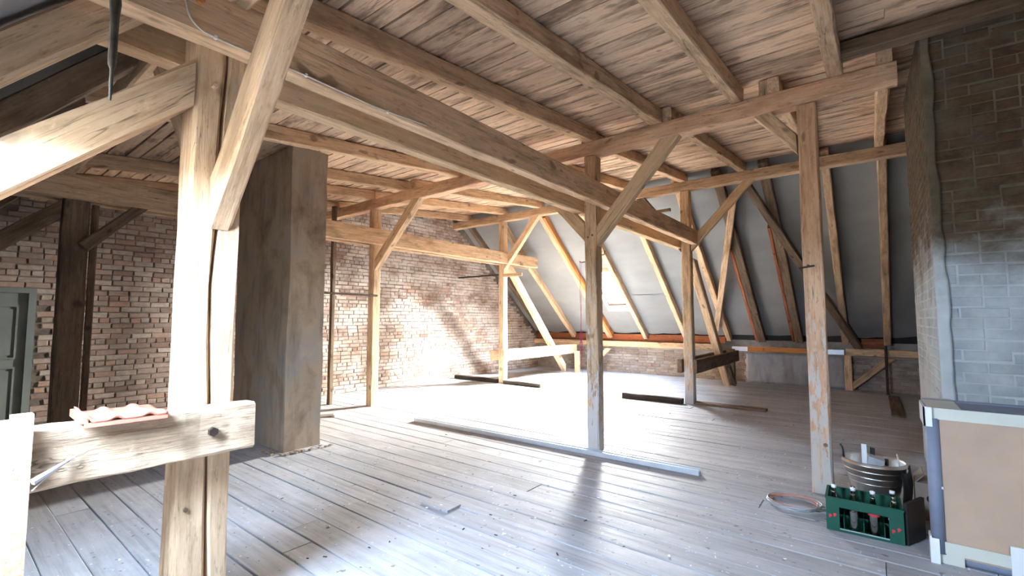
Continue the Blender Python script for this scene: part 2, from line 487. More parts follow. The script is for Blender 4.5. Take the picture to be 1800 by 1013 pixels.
# ------------------------------------------------------------------ floor
floor = MB().box(XL - .3, XR + .3, -2.0, 12.9, -.14, -.04).build('floor', SUBFLOOR)
tag(floor, kind='structure')
y = -1.72; row = 0
rf = random.Random(3)
while y < 12.42:
    wd = rf.choice((.17, .19, .20, .21, .22, .235)); wd = min(wd, 12.46 - y)
    cuts = [XL]
    x = XL + rf.uniform(1.2, 5.0)
    while x < XR - .8:
        cuts.append(x); x += rf.uniform(3.4, 5.6)
    cuts.append(XR)
    for a, b in zip(cuts, cuts[1:]):
        gap = rf.choice((.004, .006, .008, .010, .013)); L = b - a - .004; n = max(2, int(L / .9))
        mb = MB(); zt = rf.uniform(-.0025, .0025)
        ph = rf.uniform(0, 9)
        for i in range(n + 1):
            xx = L * i / n
            e0 = .002 * math.sin(xx * 1.3 + ph); e1 = .0025 * math.sin(xx * 1.7 + ph * 2)
            for (yy, zz) in ((0, -.028), (0, -.003), (.004, 0), (wd - gap - .004, 0), (wd - gap, -.003), (wd - gap, -.028)):
                mb.v.append((xx, yy + (e0 if yy < .01 else e1), zz + zt + .0015 * math.sin(xx * 2 + ph)))
        for i in range(n):
            for k in range(5):
                mb.f.append((i * 6 + k, (i + 1) * 6 + k, (i + 1) * 6 + k + 1, i * 6 + k + 1))
        mb.f.append((0, 1, 2, 3, 4, 5)); mb.f.append(tuple(n * 6 + k for k in range(6))[::-1])
        mb.build('plank', FLOOR, floor, loc=(a, y, 0))
    y += wd; row += 1

# a short loose length of floorboard that has lifted
MB().box(0, .30, 0, .15, 0, .02).build('loose_board_piece', FLOOR, floor, loc=(-2.98, 2.60, -.012), rot=(R(1.0), R(-1.2), R(1)))

# ------------------------------------------------------------------ gable wall (bricks)
def brick_mesh(w, d, h, seed, rnd=0.0):
    rn = random.Random(seed); mb = MB(); c = .006
    j = lambda: rn.uniform(-.006, .006)
    # local: X = out of the wall, Y along the wall, Z up; front face at x = d
    pts = []
    for (yy, zz) in ((0, 0), (w, 0), (w, h), (0, h)): pts.append((0, yy, zz))
    for (yy, zz) in ((c, c), (w - c, c), (w - c, h - c), (c, h - c)): pts.append((d + j() * .8, yy + j(), zz + j()))
    for (yy, zz) in ((0, 0), (w, 0), (w, h), (0, h)): pts.append((d - .007, yy + j(), zz + j()))
    mb.v = pts
    mb.f = [(4, 5, 6, 7)] + [(8 + i, 8 + (i + 1) % 4, 4 + (i + 1) % 4, 4 + i) for i in range(4)] + [(i, (i + 1) % 4, 8 + (i + 1) % 4, 8 + i) for i in range(4)]
    return mb
def inside(yy, z):
    return z < z_near(yy) + .18 and z < z_ceil(min(max(yy, .8), 8.7)) - .005 and z < z_far(yy) + .12 and z > 0
def bricks(spots, base, mat, place, wall, keep=300, variants=8, shown=None):
    """spots: (along, z, width). The 300 that show largest become parts, the rest one part."""
    cand = []
    for (a, z, w) in spots:
        c = [proj(place(a + u * w, z + v * .066)) for u in (0, 1) for v in (0, 1)]
        ar = 0
        if all(c):
            xs = [p[0] for p in c]; ys = [p[1] for p in c]
            if max(xs) > 0 and min(xs) < 1800 and max(ys) > 0 and min(ys) < 1013 and (shown is None or shown(sum(xs) / 4, sum(ys) / 4)):
                ar = (max(xs) - min(xs)) * (max(ys) - min(ys))
        cand.append((ar, a, z, w))
    cand.sort(key=lambda t: -t[0])
    return cand[:keep], cand[keep:]

rg = random.Random(11)
gable = MB().box(XL - .25, XL, -2.3, 13.2, -.2, 5.0).build('wall_left', MORTAR)
tag(gable, kind='structure')
spots = []
z = .004; r = 0
while z < 4.3:
    yy = -1.7 - (.13 if r % 2 else 0); k = 0
    while yy < 12.4:
        w = .245 if (r % 4 != 3) else .118
        w *= rg.uniform(.94, 1.03)
        ok = inside(yy, z + .07) and inside(yy + w, z + .07) and inside(yy, z) and inside(yy + w, z)
        if ok and not (yy < .91 and yy + w > -.09 and z < 1.9): spots.append((yy, z + rg.uniform(-.004, .004) + .010 * noise.noise((yy * .8, r * .35, 2)), w - rg.uniform(.008, .018)))
        yy += w
    z += .0765; r += 1
def gshown(px, py):
    return not (400 < px < 572) and not (280 < px < 420) and not (70 < px < 150) and not (py > 700 and px < 440)
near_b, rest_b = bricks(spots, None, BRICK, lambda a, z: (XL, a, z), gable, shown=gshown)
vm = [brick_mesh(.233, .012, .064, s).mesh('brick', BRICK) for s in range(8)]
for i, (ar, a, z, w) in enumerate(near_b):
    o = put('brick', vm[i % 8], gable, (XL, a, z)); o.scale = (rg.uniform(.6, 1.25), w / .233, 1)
def stuff_bricks(rest, base, mat, parent, xf):
    mb = MB(); att = []
    rr = random.Random(5)
    for (ar, a, z, w) in rest:
        b = brick_mesh(w, .012 * rr.uniform(.6, 1.25), .064, rr.random()); o0 = len(mb.v); q = rr.random()
        for p in b.v: mb.v.append(xf(p, a, z)); att.append(q)
        mb.f += [tuple(o0 + i for i in f) for f in b.f]
    me = mb.mesh('remaining_brickwork', mat)
    at = me.attributes.new('rnd', 'FLOAT', 'POINT'); at.data.foreach_set('value', att)
    o = put('remaining_brickwork', me, parent); o['kind'] = 'stuff'
    return o
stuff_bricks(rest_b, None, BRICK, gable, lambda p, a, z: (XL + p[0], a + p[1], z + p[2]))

# ------------------------------------------------------------------ far knee wall
YK = 12.36
knee = MB().box(XL - .25, XR + .25, YK + .012, YK + .3, -.15, .72).box(XL - .25, XR + .25, YK + .26, YK + .4, -.15, 1.6).build('wall_back', MORTAR_K)
tag(knee, kind='structure')
spots = []; z = .004; r = 0
while z < .66:
    xx = -8.6 - (.12 if r % 2 else 0)
    while xx < 1.3:
        w = (.245 if r % 2 == 0 else (.245 if rg.random() < .6 else .12)) * rg.uniform(.95, 1.03)
        pl = -2.45 < xx < -.62 and rg.random() < .93
        if not pl and not (xx < -7.6): spots.append((xx, z, w - .012))
        xx += w
    z += .0765; r += 1
nb, rb = bricks(spots, None, BRICK_KNEE, lambda a, z: (a, YK, z), knee)
vk = [brick_mesh(.233, .014, .064, 100 + s).mesh('brick', BRICK_KNEE) for s in range(6)]
for i, (ar, a, z, w) in enumerate(nb):
    o = put('brick', vk[i % 6], knee, (a + w, YK + .012, z), (0, 0, R(-90)))   # local X -> -Y, local Y -> +X ... mirrored below
    o.rotation_euler = (0, 0, R(-90)); o.location = (a, YK + .012, z); o.scale = (rg.uniform(.6, 1.2), w / .233, 1)
if rb:
    stuff_bricks(rb, None, BRICK_KNEE, knee, lambda p, a, z: (a + p[1], YK + .012 - p[0], z + p[2]))
# grey rendered stretch of the knee wall
pm = MB(); nx, nz = 30, 12
for j in range(nz + 1):
    for i in range(nx + 1):
        x = -2.5 + 1.95 * i / nx; zz = .70 * j / nz
        pm.v.append((x + (0 if 0 < i < nx else .06 * noise.noise((zz * 9, i, 3))), YK - .004 - .006 * noise.noise((x * 5, zz * 5, 1)), zz))
for j in range(nz):
    for i in range(nx):
        a = j * (nx + 1) + i; pm.f.append((a, a + 1, a + nx + 2, a + nx + 1))
pl = pm.build('render_coat', PLASTER_G, knee, True)
pl.modifiers.new('thickness', 'SOLIDIFY').thickness = -.012

# near knee wall and end wall behind the camera
tag(MB().box(XL - .25, XR + .25, -2.1, -1.74, -.15, 1.0).build('wall_front', MORTAR), kind='structure')
tag(MB().box(XR, XR + .25, -2.3, 13.2, -.2, 5.0).build('wall_right', MORTAR), kind='structure')

# ------------------------------------------------------------------ door in the gable wall
door = empty('door_1', (XL, -.02, 0)); tag(door, 'grey-green panelled wooden door in the dark brick gable wall', 'door', kind='structure')
leaf = MB().box(0, .045, 0, .86, 0, 1.84).build('door_leaf', DOORP, door)
for (y0, y1, z0, z1) in ((.10, .40, 1.02, 1.66), (.47, .76, 1.02, 1.66), (.10, .40, .16, .88), (.47, .76, .16, .88)):
    m = MB()
    m.box(.045, .062, y0 - .02, y1 + .02, z1, z1 + .022).box(.045, .062, y0 - .02, y1 + .02, z0 - .022, z0)
    m.box(.045, .062, y0 - .02, y0, z0, z1).box(.045, .062, y1, y1 + .02, z0, z1)
    m.box(.045, .054, y0 + .03, y1 - .03, z0 + .03, z1 - .03)
    m.build('door_panel', DOORP, leaf)
MB().box(0, .075, .86, .93, 0, 1.90).box(0, .075, -.07, 0, 0, 1.90).box(0, .075, 0, .86, 1.84, 1.90).build('door_frame', DOORP, door)

# ------------------------------------------------------------------ roof slopes: membrane, outer deck, skylights
def slope_sheet(name, parent, zf, off, x0, x1, y0, y1, holes, mat, sag=.0, rafters=(), dx=.16, ny=8, ragged=0.0, seed=0):
    xs = [x0 + (x1 - x0) * i / int((x1 - x0) / dx) for i in range(int((x1 - x0) / dx) + 1)]
    ys = [y0 + (y1 - y0) * i / ny for i in range(ny + 1)]
    for h in holes:
        xs = [x for x in xs if abs(x - h[0]) > .05 and abs(x - h[1]) > .05] + [h[0], h[1]]
        for q in (h[2], h[3]):
            if y0 < q < y1: ys = [v for v in ys if abs(v - q) > .05 or v in (y0, y1)] + [q]
    xs.sort(); ys.sort()
    mb = MB(); idx = {}
    def vert(i, j):
        if (i, j) not in idx:
            x, yv = xs[i], ys[j]
            d = min([abs(x - r) for r in rafters] + [.5])
            s = sag * min(1, d / .35) ** 1.0
            t = (yv - y0) / (y1 - y0)
            s *= .6 + .8 * noise.noise((x * 1.1, yv * 1.4, seed))
            yy = yv
            if ragged and j == len(ys) - 1: yy += ragged * noise.noise((x * 2.2, 7, seed))
            idx[(i, j)] = len(mb.v)
            mb.v.append((x, yy, zf(yy) + off - s))
        return idx[(i, j)]
    for i in range(len(xs) - 1):
        for j in range(len(ys) - 1):
            cx, cy = (xs[i] + xs[i + 1]) / 2, (ys[j] + ys[j + 1]) / 2
            if any(h[0] < cx < h[1] and h[2] < cy < h[3] for h in holes): continue
            mb.f.append((vert(i, j), vert(i + 1, j), vert(i + 1, j + 1), vert(i, j + 1)))
    return mb.build(name, mat, parent, smooth=sag > 0)

FAR_X = [-8.3, -7.25, -6.05, -4.97, -3.88, -2.85, -2.12, -1.37, -.52, .18, 1.25, 2.3]
slope_b = slope_sheet('ceiling_back_slope', None, z_far, .31, XL - .3, XR + .3, 8.1, 12.95, [FAR_WIN], FELT, dx=.6, ny=3)
tag(slope_b, kind='structure')
for k, (a, b) in enumerate(((8.3, 9.87), (9.80, 11.17), (11.10, 12.30))):
    slope_sheet('membrane_sheet', slope_b, z_far, .19 + (.012 if k % 2 else 0), XL, XR, a, b, [FAR_WIN], MEMBRANE, .035, FAR_X, ny=9, ragged=.03 if k < 2 else .08, seed=k)
NEAR_X = [-8.2, -7.1, -6.0, -4.9, -3.75, -2.62, -1.38, -.49, .66, 1.45, 2.5]
slope_n = slope_sheet('ceiling_front_slope', None, z_near, .40, XL - .3, XR + .3, -2.1, 1.15, NEAR_WINS, FELT, dx=.6, ny=3)
tag(slope_n, kind='structure')
for k, (a, b) in enumerate(((-1.74, -.62), (-.68, .86))):
    slope_sheet('membrane_sheet', slope_n, z_near, .26 + (.012 if k % 2 else 0), -3.3, XR, a, b, NEAR_WINS, MEMBRANE, .03, NEAR_X, ny=8, seed=10 + k)

def skylight(idx, win, zf, off0, off1, label, lin):
    x0, x1, y0, y1 = win
    w = empty('window_%d' % idx, ((x0 + x1) / 2, (y0 + y1) / 2, zf((y0 + y1) / 2) + off1)); tag(w, label, 'skylight', kind='structure')
    base = Vector(w.location)
    m = MB(); t = .02
    def quadbox(xa, xb, ya, yb):
        b = len(m.v)
        for o in (off0, off1 + .05):
            for (x, yv) in ((xa, ya), (xb, ya), (xb, yb), (xa, yb)):
                m.v.append(tuple(Vector((x, yv, zf(yv) + o)) - base))
        m.f.extend([(b, b + 1, b + 2, b + 3), (b + 4, b + 7, b + 6, b + 5)] + [(b + i, b + 4 + i, b + 4 + (i + 1) % 4, b + (i + 1) % 4) for i in range(4)])
    quadbox(x0 - t, x0, y0 - t, y1 + t); quadbox(x1, x1 + t, y0 - t, y1 + t); quadbox(x0, x1, y0 - t, y0); quadbox(x0, x1, y1, y1 + t)
    m.build('lining', lin, w)
    m = MB(); b = 0
    fo0, fo1 = off1 - .02, off1 + .03
    def bar(xa, xb, ya, yb):
        b = len(m.v)
        for o in (fo0, fo1):
            for (x, yv) in ((xa, ya), (xb, ya), (xb, yb), (xa, yb)):
                m.v.append(tuple(Vector((x, yv, zf(yv) + o)) - base))
        m.f.extend([(b, b + 1, b + 2, b + 3), (b + 4, b + 7, b + 6, b + 5)] + [(b + i, b + 4 + i, b + 4 + (i + 1) % 4, b + (i + 1) % 4) for i in range(4)])
    fw = .035
    bar(x0, x0 + fw, y0, y1); bar(x1 - fw, x1, y0, y1); bar(x0 + fw, x1 - fw, y0, y0 + fw); bar(x0 + fw, x1 - fw, y1 - fw, y1)
    m.build('sash_frame', IRON, w)
    m = MB()
    for (x, yv) in ((x0, y0), (x1, y0), (x1, y1), (x0, y1)): m.v.append(tuple(Vector((x, yv, zf(yv) + off1 + .005)) - base))
    m.f.append((0, 1, 2, 3))
    m.build('pane', PANE, w)
skylight(1, FAR_WIN, z_far, .10, .27, 'glaring white skylight between rafters in the far grey roof slope', WOOD_OLIVE)
for i, nw in enumerate(NEAR_WINS):
    skylight(2 + i, nw, z_near, -.03, .35, 'skylight in the front roof slope near the bleached strut' if i == 0 else 'skylight in the front roof slope opposite the brick chimney', LINING)

# ------------------------------------------------------------------ ceiling boards
ceil = empty('ceiling', (0, 0, 0)); tag(ceil, kind='structure')
mb = MB()
for (yv) in (.35, 8.95): mb.v += [(XL - .3, yv, z_ceil(yv) + .05), (XR + .3, yv, z_ceil(yv) + .05)]
mb.f.append((0, 1, 3, 2)); mb.build('roof_deck', FELT, ceil)
rc = random.Random(21)
y = .80
while y < 8.62:
    wd = rc.choice((.13, .15, .16, .17, .18)); 
    cuts = [XL, rc.choice((-6.04, -4.82, -7.0)), rc.choice((-2.64, -1.81, -3.74)), rc.choice((-.18, .15, -.98)) , XR]
    if rc.random() < .5: cuts.pop(1)
    if rc.random() < .3: cuts.pop(-2)
    for a, b in zip(cuts, cuts[1:]):
        if b - a < .3: continue
        gap = rc.choice((.007, .010, .014, .018, .024)); L = b - a - .004; n = max(2, int(L / .6)); m = MB(); ph = rc.uniform(0, 9); dz = rc.uniform(0, .006)
        for i in range(n + 1):
            xx = L * i / n; e0 = .003 * noise.noise((xx * 2, ph, 0)); e1 = .004 * noise.noise((xx * 2, ph, 5))
            for (yy, zz) in ((0, 0), (wd - gap, 0), (wd - gap, .024), (0, .024)):
                yv = yy + (e0 if yy < .01 else e1)
                m.v.append((xx, yv, .104 * yv + zz + dz))
        for i in range(n):
            for k in range(4):
                m.f.append((i * 4 + k, i * 4 + (k + 1) % 4, (i + 1) * 4 + (k + 1) % 4, (i + 1) * 4 + k))
        m.f.append((0, 3, 2, 1)); m.f.append(tuple(n * 4 + k for k in range(4)))
        m.build('board', CEILWOOD, ceil, loc=(a, y, z_ceil(y)))
    y += wd

# ------------------------------------------------------------------ posts
def peg(parent, pos, d, mat=None, r=.014, l=.03):
    """A peg or bolt head standing out of a timber, given in world coordinates."""
    d = Vector(d).normalized(); p = Vector(pos)
    m = MB().tube([p - d * .01, p + d * l], r, 6)
    o = m.build('peg', mat or WOOD_PALE)
    o.parent = parent; o.matrix_parent_inverse = parent.matrix_basis.inverted()
    return o
P0 = timber('timber_post', 'thick pale timber post with a lengthwise split, bolted to a board carrying a red tile', 'post', (-2.64, .872, 0), (-2.64, .872, 3.06), .18, .225, WOOD_PALE, group='posts of the roof frame', split=True)
peg(P0, (-2.545, .84, 2.66), (1, -.1, 0)); peg(P0, (-2.545, .80, .62), (1, 0, 0), WOOD_DARK, .010, .006)
P1 = timber('timber_post', 'timber post with flaking limewash beside the long metal profile on the floor', 'post', (-2.625, 4.935, 0), (-2.625, 4.935, 3.46), .15, .15, WOOD_FLAKE, group='posts of the roof frame')
P2 = timber('timber_post', 'timber post, pinkish above and flaking white below, next to the green bottle crate', 'post', (-.415, 4.935, 0), (-.415, 4.935, 3.46), .15, .15, WOOD_FLAKE2, group='posts of the roof frame')
P3 = timber('timber_post', 'weathered post on the blackened sill beam, where the long double tie beam ends', 'post', (-2.66, 8.58, 0), (-2.66, 8.58, 3.85), .16, .16, WOOD_FLAKE, group='posts of the roof frame')
P4 = timber('timber_post', 'slim timber post before the brick gable wall, close to the plastered chimney', 'post', (-6.99, 4.94, 0), (-6.99, 4.94, 3.46), .15, .15, WOOD, group='posts of the roof frame')
P5 = timber('timber_post', 'slim brightly lit post near the gable, with a white-lit board nailed to it', 'post', (-7.0, 8.58, 0), (-7.0, 8.58, 3.85), .15, .16, WOOD_PALE, group='posts of the roof frame')
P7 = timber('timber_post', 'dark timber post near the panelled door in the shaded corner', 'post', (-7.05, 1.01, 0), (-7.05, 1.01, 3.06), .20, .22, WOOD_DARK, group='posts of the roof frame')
beam('timber_board', 'upright dark board beside the shaded post near the door', 'board', -7.0, -6.94, 1.13, 1.19, 0, 2.8, WOOD_DARK)
P6 = beam('timber_post', 'thin dark upright batten between plastered chimney and slim post', 'post', -7.70, -7.62, 4.50, 4.57, 0, 3.55, WOOD_DARK)
for P, pos in ((P1, (-2.60, 4.86, 2.50)), (P1, (-2.66, 4.86, 2.48)), (P2, (-.45, 4.86, 1.98))): peg(P, pos, (0, -1, 0), WOOD_DARK, .012, .008)
peg(P2, (-.38, 4.86, .42), (0, -1, 0), WOOD_DARK, .018, .006)

# ------------------------------------------------------------------ purlins along the ridge direction
beam('roof_purlin', 'front purlin overhead resting on the split post', 'beam', XL, XR, .78, .95, 3.07, 3.24, WOOD, group='purlins')
PU1 = beam('roof_purlin', 'pinkish purlin carried by the flaking post and the pink post, ending at the brick chimney', 'beam', XL, .23, 4.86, 5.01, 3.47, 3.645, WOOD_PINK, group='purlins')
beam('roof_purlin', 'rear purlin under the grey membrane slope, above the row of slanting rafters', 'beam', XL, XR, 8.50, 8.66, 3.86, 4.03, WOOD, group='purlins')
# trimmer at the chimney, stub blocks on the middle purlin
beam('trimmer_beam', 'dark trimmer beam in front of the brick chimney head', 'beam', -.13, 1.4, 4.47, 4.60, 3.63, 3.74, WOOD_DARK)
beam('wood_block', 'short wooden block standing on the pinkish purlin beside the second ceiling joist', 'block', -1.735, -1.645, 4.89, 4.98, 3.645, 3.80, WOOD, seg=.1)
beam('wood_block', 'short wooden block standing on the pinkish purlin between the post and the third joist', 'block', -.80, -.70, 4.89, 4.98, 3.645, 3.80, WOOD_PINK, seg=.1)

# ------------------------------------------------------------------ joists
def joist(x0, w, ya, yb, mat, label, group):
    d = Vector((0, yb - ya, z_joist(yb) - z_joist(ya)))
    p0 = Vector((x0 + w / 2, ya, z_joist(ya) + .078)); p1 = p0 + d
    return timber('ceiling_joist', label, 'joist', p0, p1, w, .155, mat, group=group)
JF = [(-8.25, .11), (-7.05, .11), (-6.13, .11), (-4.92, .11), (-3.8, .11), (-2.70, .12), (-1.87, .125), (-1.045, .105), (-.245, .115), (1.9, .11), (2.6, .11)]
labs = {5: 'broad ceiling joist running just above the double tie beam', 6: 'ceiling joist meeting the pinkish purlin between the two posts', 7: 'third ceiling joist from the double tie beam, over the pinkish purlin', 8: 'ceiling joist that carries the dark trimmer at the brick chimney'}
for i, (x, w) in enumerate(JF):
    joist(x, w, 3.06 if i == 2 else .70, 4.95, WOOD if i < 9 else WOOD_DARK, labs.get(i, 'front ceiling joist, ' + ('first', 'second', 'third', 'fourth', 'fifth', 'sixth', 'seventh', 'eighth', 'ninth', 'tenth', 'eleventh')[i] + ' from the brick gable wall'), 'front ceiling joists' if i not in labs else 'front ceiling joists by the tie beam')
for i, (x, w) in enumerate([(-8.2, .11), (-7.02, .11), (-5.95, .11), (-4.85, .11), (-3.75, .11), (-2.745, .11), (-1.75, .11), (-.72, .10), (.10, .105), (1.9, .11), (2.6, .11)]):
    joist(x, w, 4.88, 8.66, WOOD if x < 1 else WOOD_DARK, 'rear ceiling joist, ' + ('first', 'second', 'third', 'fourth', 'fifth', 'sixth', 'seventh', 'eighth', 'ninth', 'tenth', 'eleventh')[i] + ' from the brick gable wall' if i not in (6, 8) else ('rear ceiling joist behind the brace of the flaking post' if i == 6 else 'rear ceiling joist alongside the brick chimney'), 'rear ceiling joists')

# ------------------------------------------------------------------ double tie beams
T1 = beam('tie_beam', 'long tie beam with a cream cable clipped along its face', 'beam', -2.565, -2.445, -.10, 8.66, 2.845, 3.10, WOOD, group='double tie beam at the split post')
beam('tie_beam', 'long tie beam behind its twin with the cable, seen just beneath it', 'beam', -2.86, -2.745, -.10, 8.66, 2.80, 3.04, WOOD_OLIVE, group='double tie beam at the split post')
beam('tie_beam', 'tie beam crossing before the brick gable wall from chimney to lit post', 'beam', -6.915, -6.80, -.1, 9.75, 2.82, 3.09, WOOD, group='tie beams before the gable wall')
beam('tie_beam', 'rear twin of the tie beam before the brick gable wall', 'beam', -7.18, -7.075, -.1, 9.75, 2.82, 3.08, WOOD, group='tie beams before the gable wall')
peg(T1, (-2.445, .73, 3.0), (1, 0, 0), WOOD_ORANGE, .02, .02)

# ------------------------------------------------------------------ braces
B = 'brace'
slantx('knee_brace', 'big slanting brace rising from the split post over the tile board, its edge glaring', B, .892, -2.545, 1.945, -1.60, 3.045, .10, .175, WOOD)
slantx('knee_brace', 'short brace behind the split post rising towards the gable', B, .87, -2.742, 2.21, -3.55, 3.07, .10, .13, WOOD)
slantx('knee_brace', 'brace rising to the pinkish purlin from the flaking post, passing before the tie beam', B, 4.925, -2.545, 2.37, -1.55, 3.48, .11, .16, WOOD_OLIVE)
slantx('knee_brace', 'yellowish brace on the gable side of the flaking post, under the tie beams', B, 4.925, -2.712, 2.44, -3.70, 3.48, .11, .15, WOOD_OLIVE)
slantx('knee_brace', 'short brace between pink post and pinkish purlin', B, 4.935, -.50, 3.03, -.86, 3.48, .10, .12, WOOD)
slantx('knee_brace', 'brace rising into the room from the slim post by the plastered chimney', B, 4.93, -6.903, 2.375, -5.72, 3.47, .11, .15, WOOD)
slantx('knee_brace', 'brace rising into the room from the brightly lit post by the gable', B, 8.57, -6.913, 2.68, -5.90, 3.86, .11, .15, WOOD)
slantx('knee_brace', 'brace rising from the sill-beam post to the rear purlin', B, 8.57, -2.568, 2.735, -1.50, 3.86, .10, .14, WOOD_OLIVE)
slantx('knee_brace', 'brace on the gable side of the sill-beam post', B, 8.57, -2.752, 2.735, -3.60, 3.86, .10, .14, WOOD_DARK)
slanty('knee_brace', 'dark brace under the tie beam at the shaded post', B, -6.86, 1.10, 2.26, 1.62, 2.83, .09, .11, WOOD_DARK)

# ------------------------------------------------------------------ struts of the frames
S0 = slanty('roof_strut', 'broad strut leaning on the split post, bleached white by daylight', 'strut', -2.60, -1.35, .50, .755, 2.535, .13, .165, WOOD_PALE, cut=(0, .97))
slanty('roof_strut', 'dark strut leaning on the shaded post near the door', 'strut', -7.05, -1.35, .50, .88, 2.60, .13, .16, WOOD_DARK, cut=(0, .94))
slanty('roof_strut', 'sunlit slanting strut from the lit post by the gable down to the floor', 'strut', -7.0, 8.67, 2.80, 11.30, .03, .13, .16, WOOD_PALE, cut=(1.05, -.95))
slanty('roof_strut', 'slanting strut behind the sill-beam post running down to the knee wall', 'strut', -2.64, 8.67, 2.62, 11.05, .03, .14, .16, WOOD, cut=(1.08, -.93))

# ------------------------------------------------------------------ rafters
for i, x in enumerate(NEAR_X):
    m = WOOD_PALE if x == -2.62 else (WOOD_DARK if x < -3 else WOOD)  # gable-side rafters take darker timber, painting in the shade of those bays
    ORD = ('first', 'second', 'third', 'fourth', 'fifth', 'sixth', 'seventh', 'eighth', 'ninth', 'tenth', 'eleventh')
    lab = 'cracked rafter above the bleached strut, under pale membrane' if x == -2.62 else ORD[i] + ' rafter from the gable wall in the front roof slope'
    slanty('roof_rafter', lab, 'rafter', x, -1.72, z_near(-1.72), .80, z_near(.80), .12, .15, m, group='front slope rafters')
flabs = {-7.25: 'rafter over the sunlit strut near the gable', -6.05: 'orange-edged rafter at the gable side of the skylight', -4.97: 'plain rafter at the edge of the skylight away from the gable', -3.88: 'single rafter on grey membrane between the skylight and the sill-beam post',
         -2.85: 'rafter behind the sill-beam post crossing a wind brace', -2.12: 'dark rafter with a red-orange sister board, next to the crossing wind braces', -1.37: 'dark rafter with a red-orange sister board, passing behind the pink post',
         -.52: 'slim pale rafter just behind the pink post', .18: 'slim rafter beside the brick chimney, above the iron bar', -8.3: 'shaded rafter at the gable wall'}
for i, x in enumerate(FAR_X):
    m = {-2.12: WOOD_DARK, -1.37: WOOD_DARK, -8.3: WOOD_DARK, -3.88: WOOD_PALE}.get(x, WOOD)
    w = .15 if x in (-2.12, -1.37) else .115
    yb = 12.28; ya = 8.5
    o = slanty('roof_rafter', flabs.get(x, ('first' if x < 2 else 'second') + ' rear-slope rafter hidden beyond the brick chimney'), 'rafter', x, ya, z_far(ya), yb, z_far(yb), w, .15, m, group='rear slope rafters')
    if x in (-2.12, -1.37, -6.05):
        sx = x + (.5 * w + .03) * (1 if x == -6.05 else -1)
        ys = 8.8 if x == -6.05 else (9.95 if x == -2.12 else 9.6)
        slanty('sister_board', None, None, sx, ys, z_far(ys), yb - .02, z_far(yb - .02), .058, .14, WOOD_ORANGE if x == -6.05 else WOOD_RED, parent=o)
# wind braces lying under the rear rafters
def roofpt(x, yv): return Vector((x, yv, z_far(yv) - .06))
nrm = Vector((0, .829, 1)).normalized()
timber('wind_brace', 'long wind brace under the rear rafters, slanting down towards the brick chimney', B, roofpt(-1.66, 8.75), roofpt(-.30, 12.28), .13, .11, WOOD_DARK, up=nrm)
timber('wind_brace', 'wind brace forming a V with the rafter behind the sill-beam post', B, roofpt(-1.93, 8.95), roofpt(-3.02, 11.85), .12, .10, WOOD, up=nrm)

# ------------------------------------------------------------------ knee wall timbers
beam('knee_beam', 'pale horizontal beam on the brick knee wall under the skylight', 'beam', XL, -3.15, 12.18, 12.34, .735, .89, WOOD)
EV = beam('eaves_board', 'red-brown eaves board behind the rafter feet', 'board', XL, -2.95, 12.345, 12.375, .90, 1.09, WOOD_RED)
KB = beam('knee_board', 'orange pine board with bright metal ends on the rendered knee wall', 'board', -2.72, -.72, 12.18, 12.24, .735, .86, WOOD_ORANGE)
for (a, b) in ((-2.76, -2.42), (-.98, -.55)):
    o = MB().box(a, b, 12.165, 12.178, .745, .85).build('metal_end', STEEL); o.parent = KB; o.matrix_parent_inverse = KB.matrix_basis.inverted()
beam('knee_beam', 'grey beam on the knee wall carried by a short post near the chimney', 'beam', -.52, XR, 12.12, 12.30, .735, .88, WOOD)
beam('eaves_board', 'short red-brown eaves board between rafter and wind brace near the chimney', 'board', -.25, .12, 12.345, 12.375, .90, 1.09, WOOD_RED)
beam('short_post', 'short post under the grey knee-wall beam, with a brace beside it', 'post', -.56, -.43, 12.17, 12.30, 0, .735, WOOD)
slantx('knee_brace', 'short slanting brace against the knee wall near the iron bar', B, 12.22, -.42, .02, .30, .70, .10, .12, WOOD)
beam('iron_bar', 'upright dark iron bar before the knee wall near the chimney', 'bar', .12, .165, 11.94, 11.97, 0, .97, IRON, jit=.001)
beam('floor_plank', 'dark plank lying on the floor in front of the iron bar', 'plank', .14, .30, 9.3, 11.6, .002, .035, WOOD_DARK)
# boards between posts and knee wall
BP5 = beam('horizontal_board', 'glaring white-lit board from the lit gable post to the knee wall', 'board', -6.905, -6.83, 8.42, 11.75, .535, .79, WOOD_PALE)
peg(BP5, (-6.83, 8.58, .66), (1, 0, 0), IRON, .012, .008)
beam('horizontal_board', 'rear twin of the white-lit board beside the lit gable post', 'board', -7.16, -7.085, 8.3, 11.75, .535, .77, WOOD)
beam('horizontal_board', 'dark board from the sill-beam post to the knee wall, on its chimney side', 'board', -2.56, -2.50, 8.45, 11.65, .545, .79, WOOD_DARK)
beam('horizontal_board', 'dark board from the sill-beam post to the knee wall, on its gable side', 'board', -2.84, -2.76, 8.45, 11.65, .545, .79, WOOD_DARK)
beam('short_post', 'short dark post at the knee-wall end of the two dark boards', 'post', -2.74, -2.58, 11.50, 11.66, 0, .82, WOOD_DARK)
slanty('knee_brace', 'stubby brace by the short dark post near the knee wall', B, -2.52, 10.75, .46, 11.25, .02, .06, .10, WOOD_DARK)
beam('short_post', 'short post under the end of the white-lit board at the gable', 'post', -6.80, -6.68, 11.55, 11.68, 0, .60, WOOD)
slantx('knee_brace', 'small slanting brace at the knee wall behind the flaking post', B, 12.1, -6.6, .02, -5.9, .68, .10, .12, WOOD)

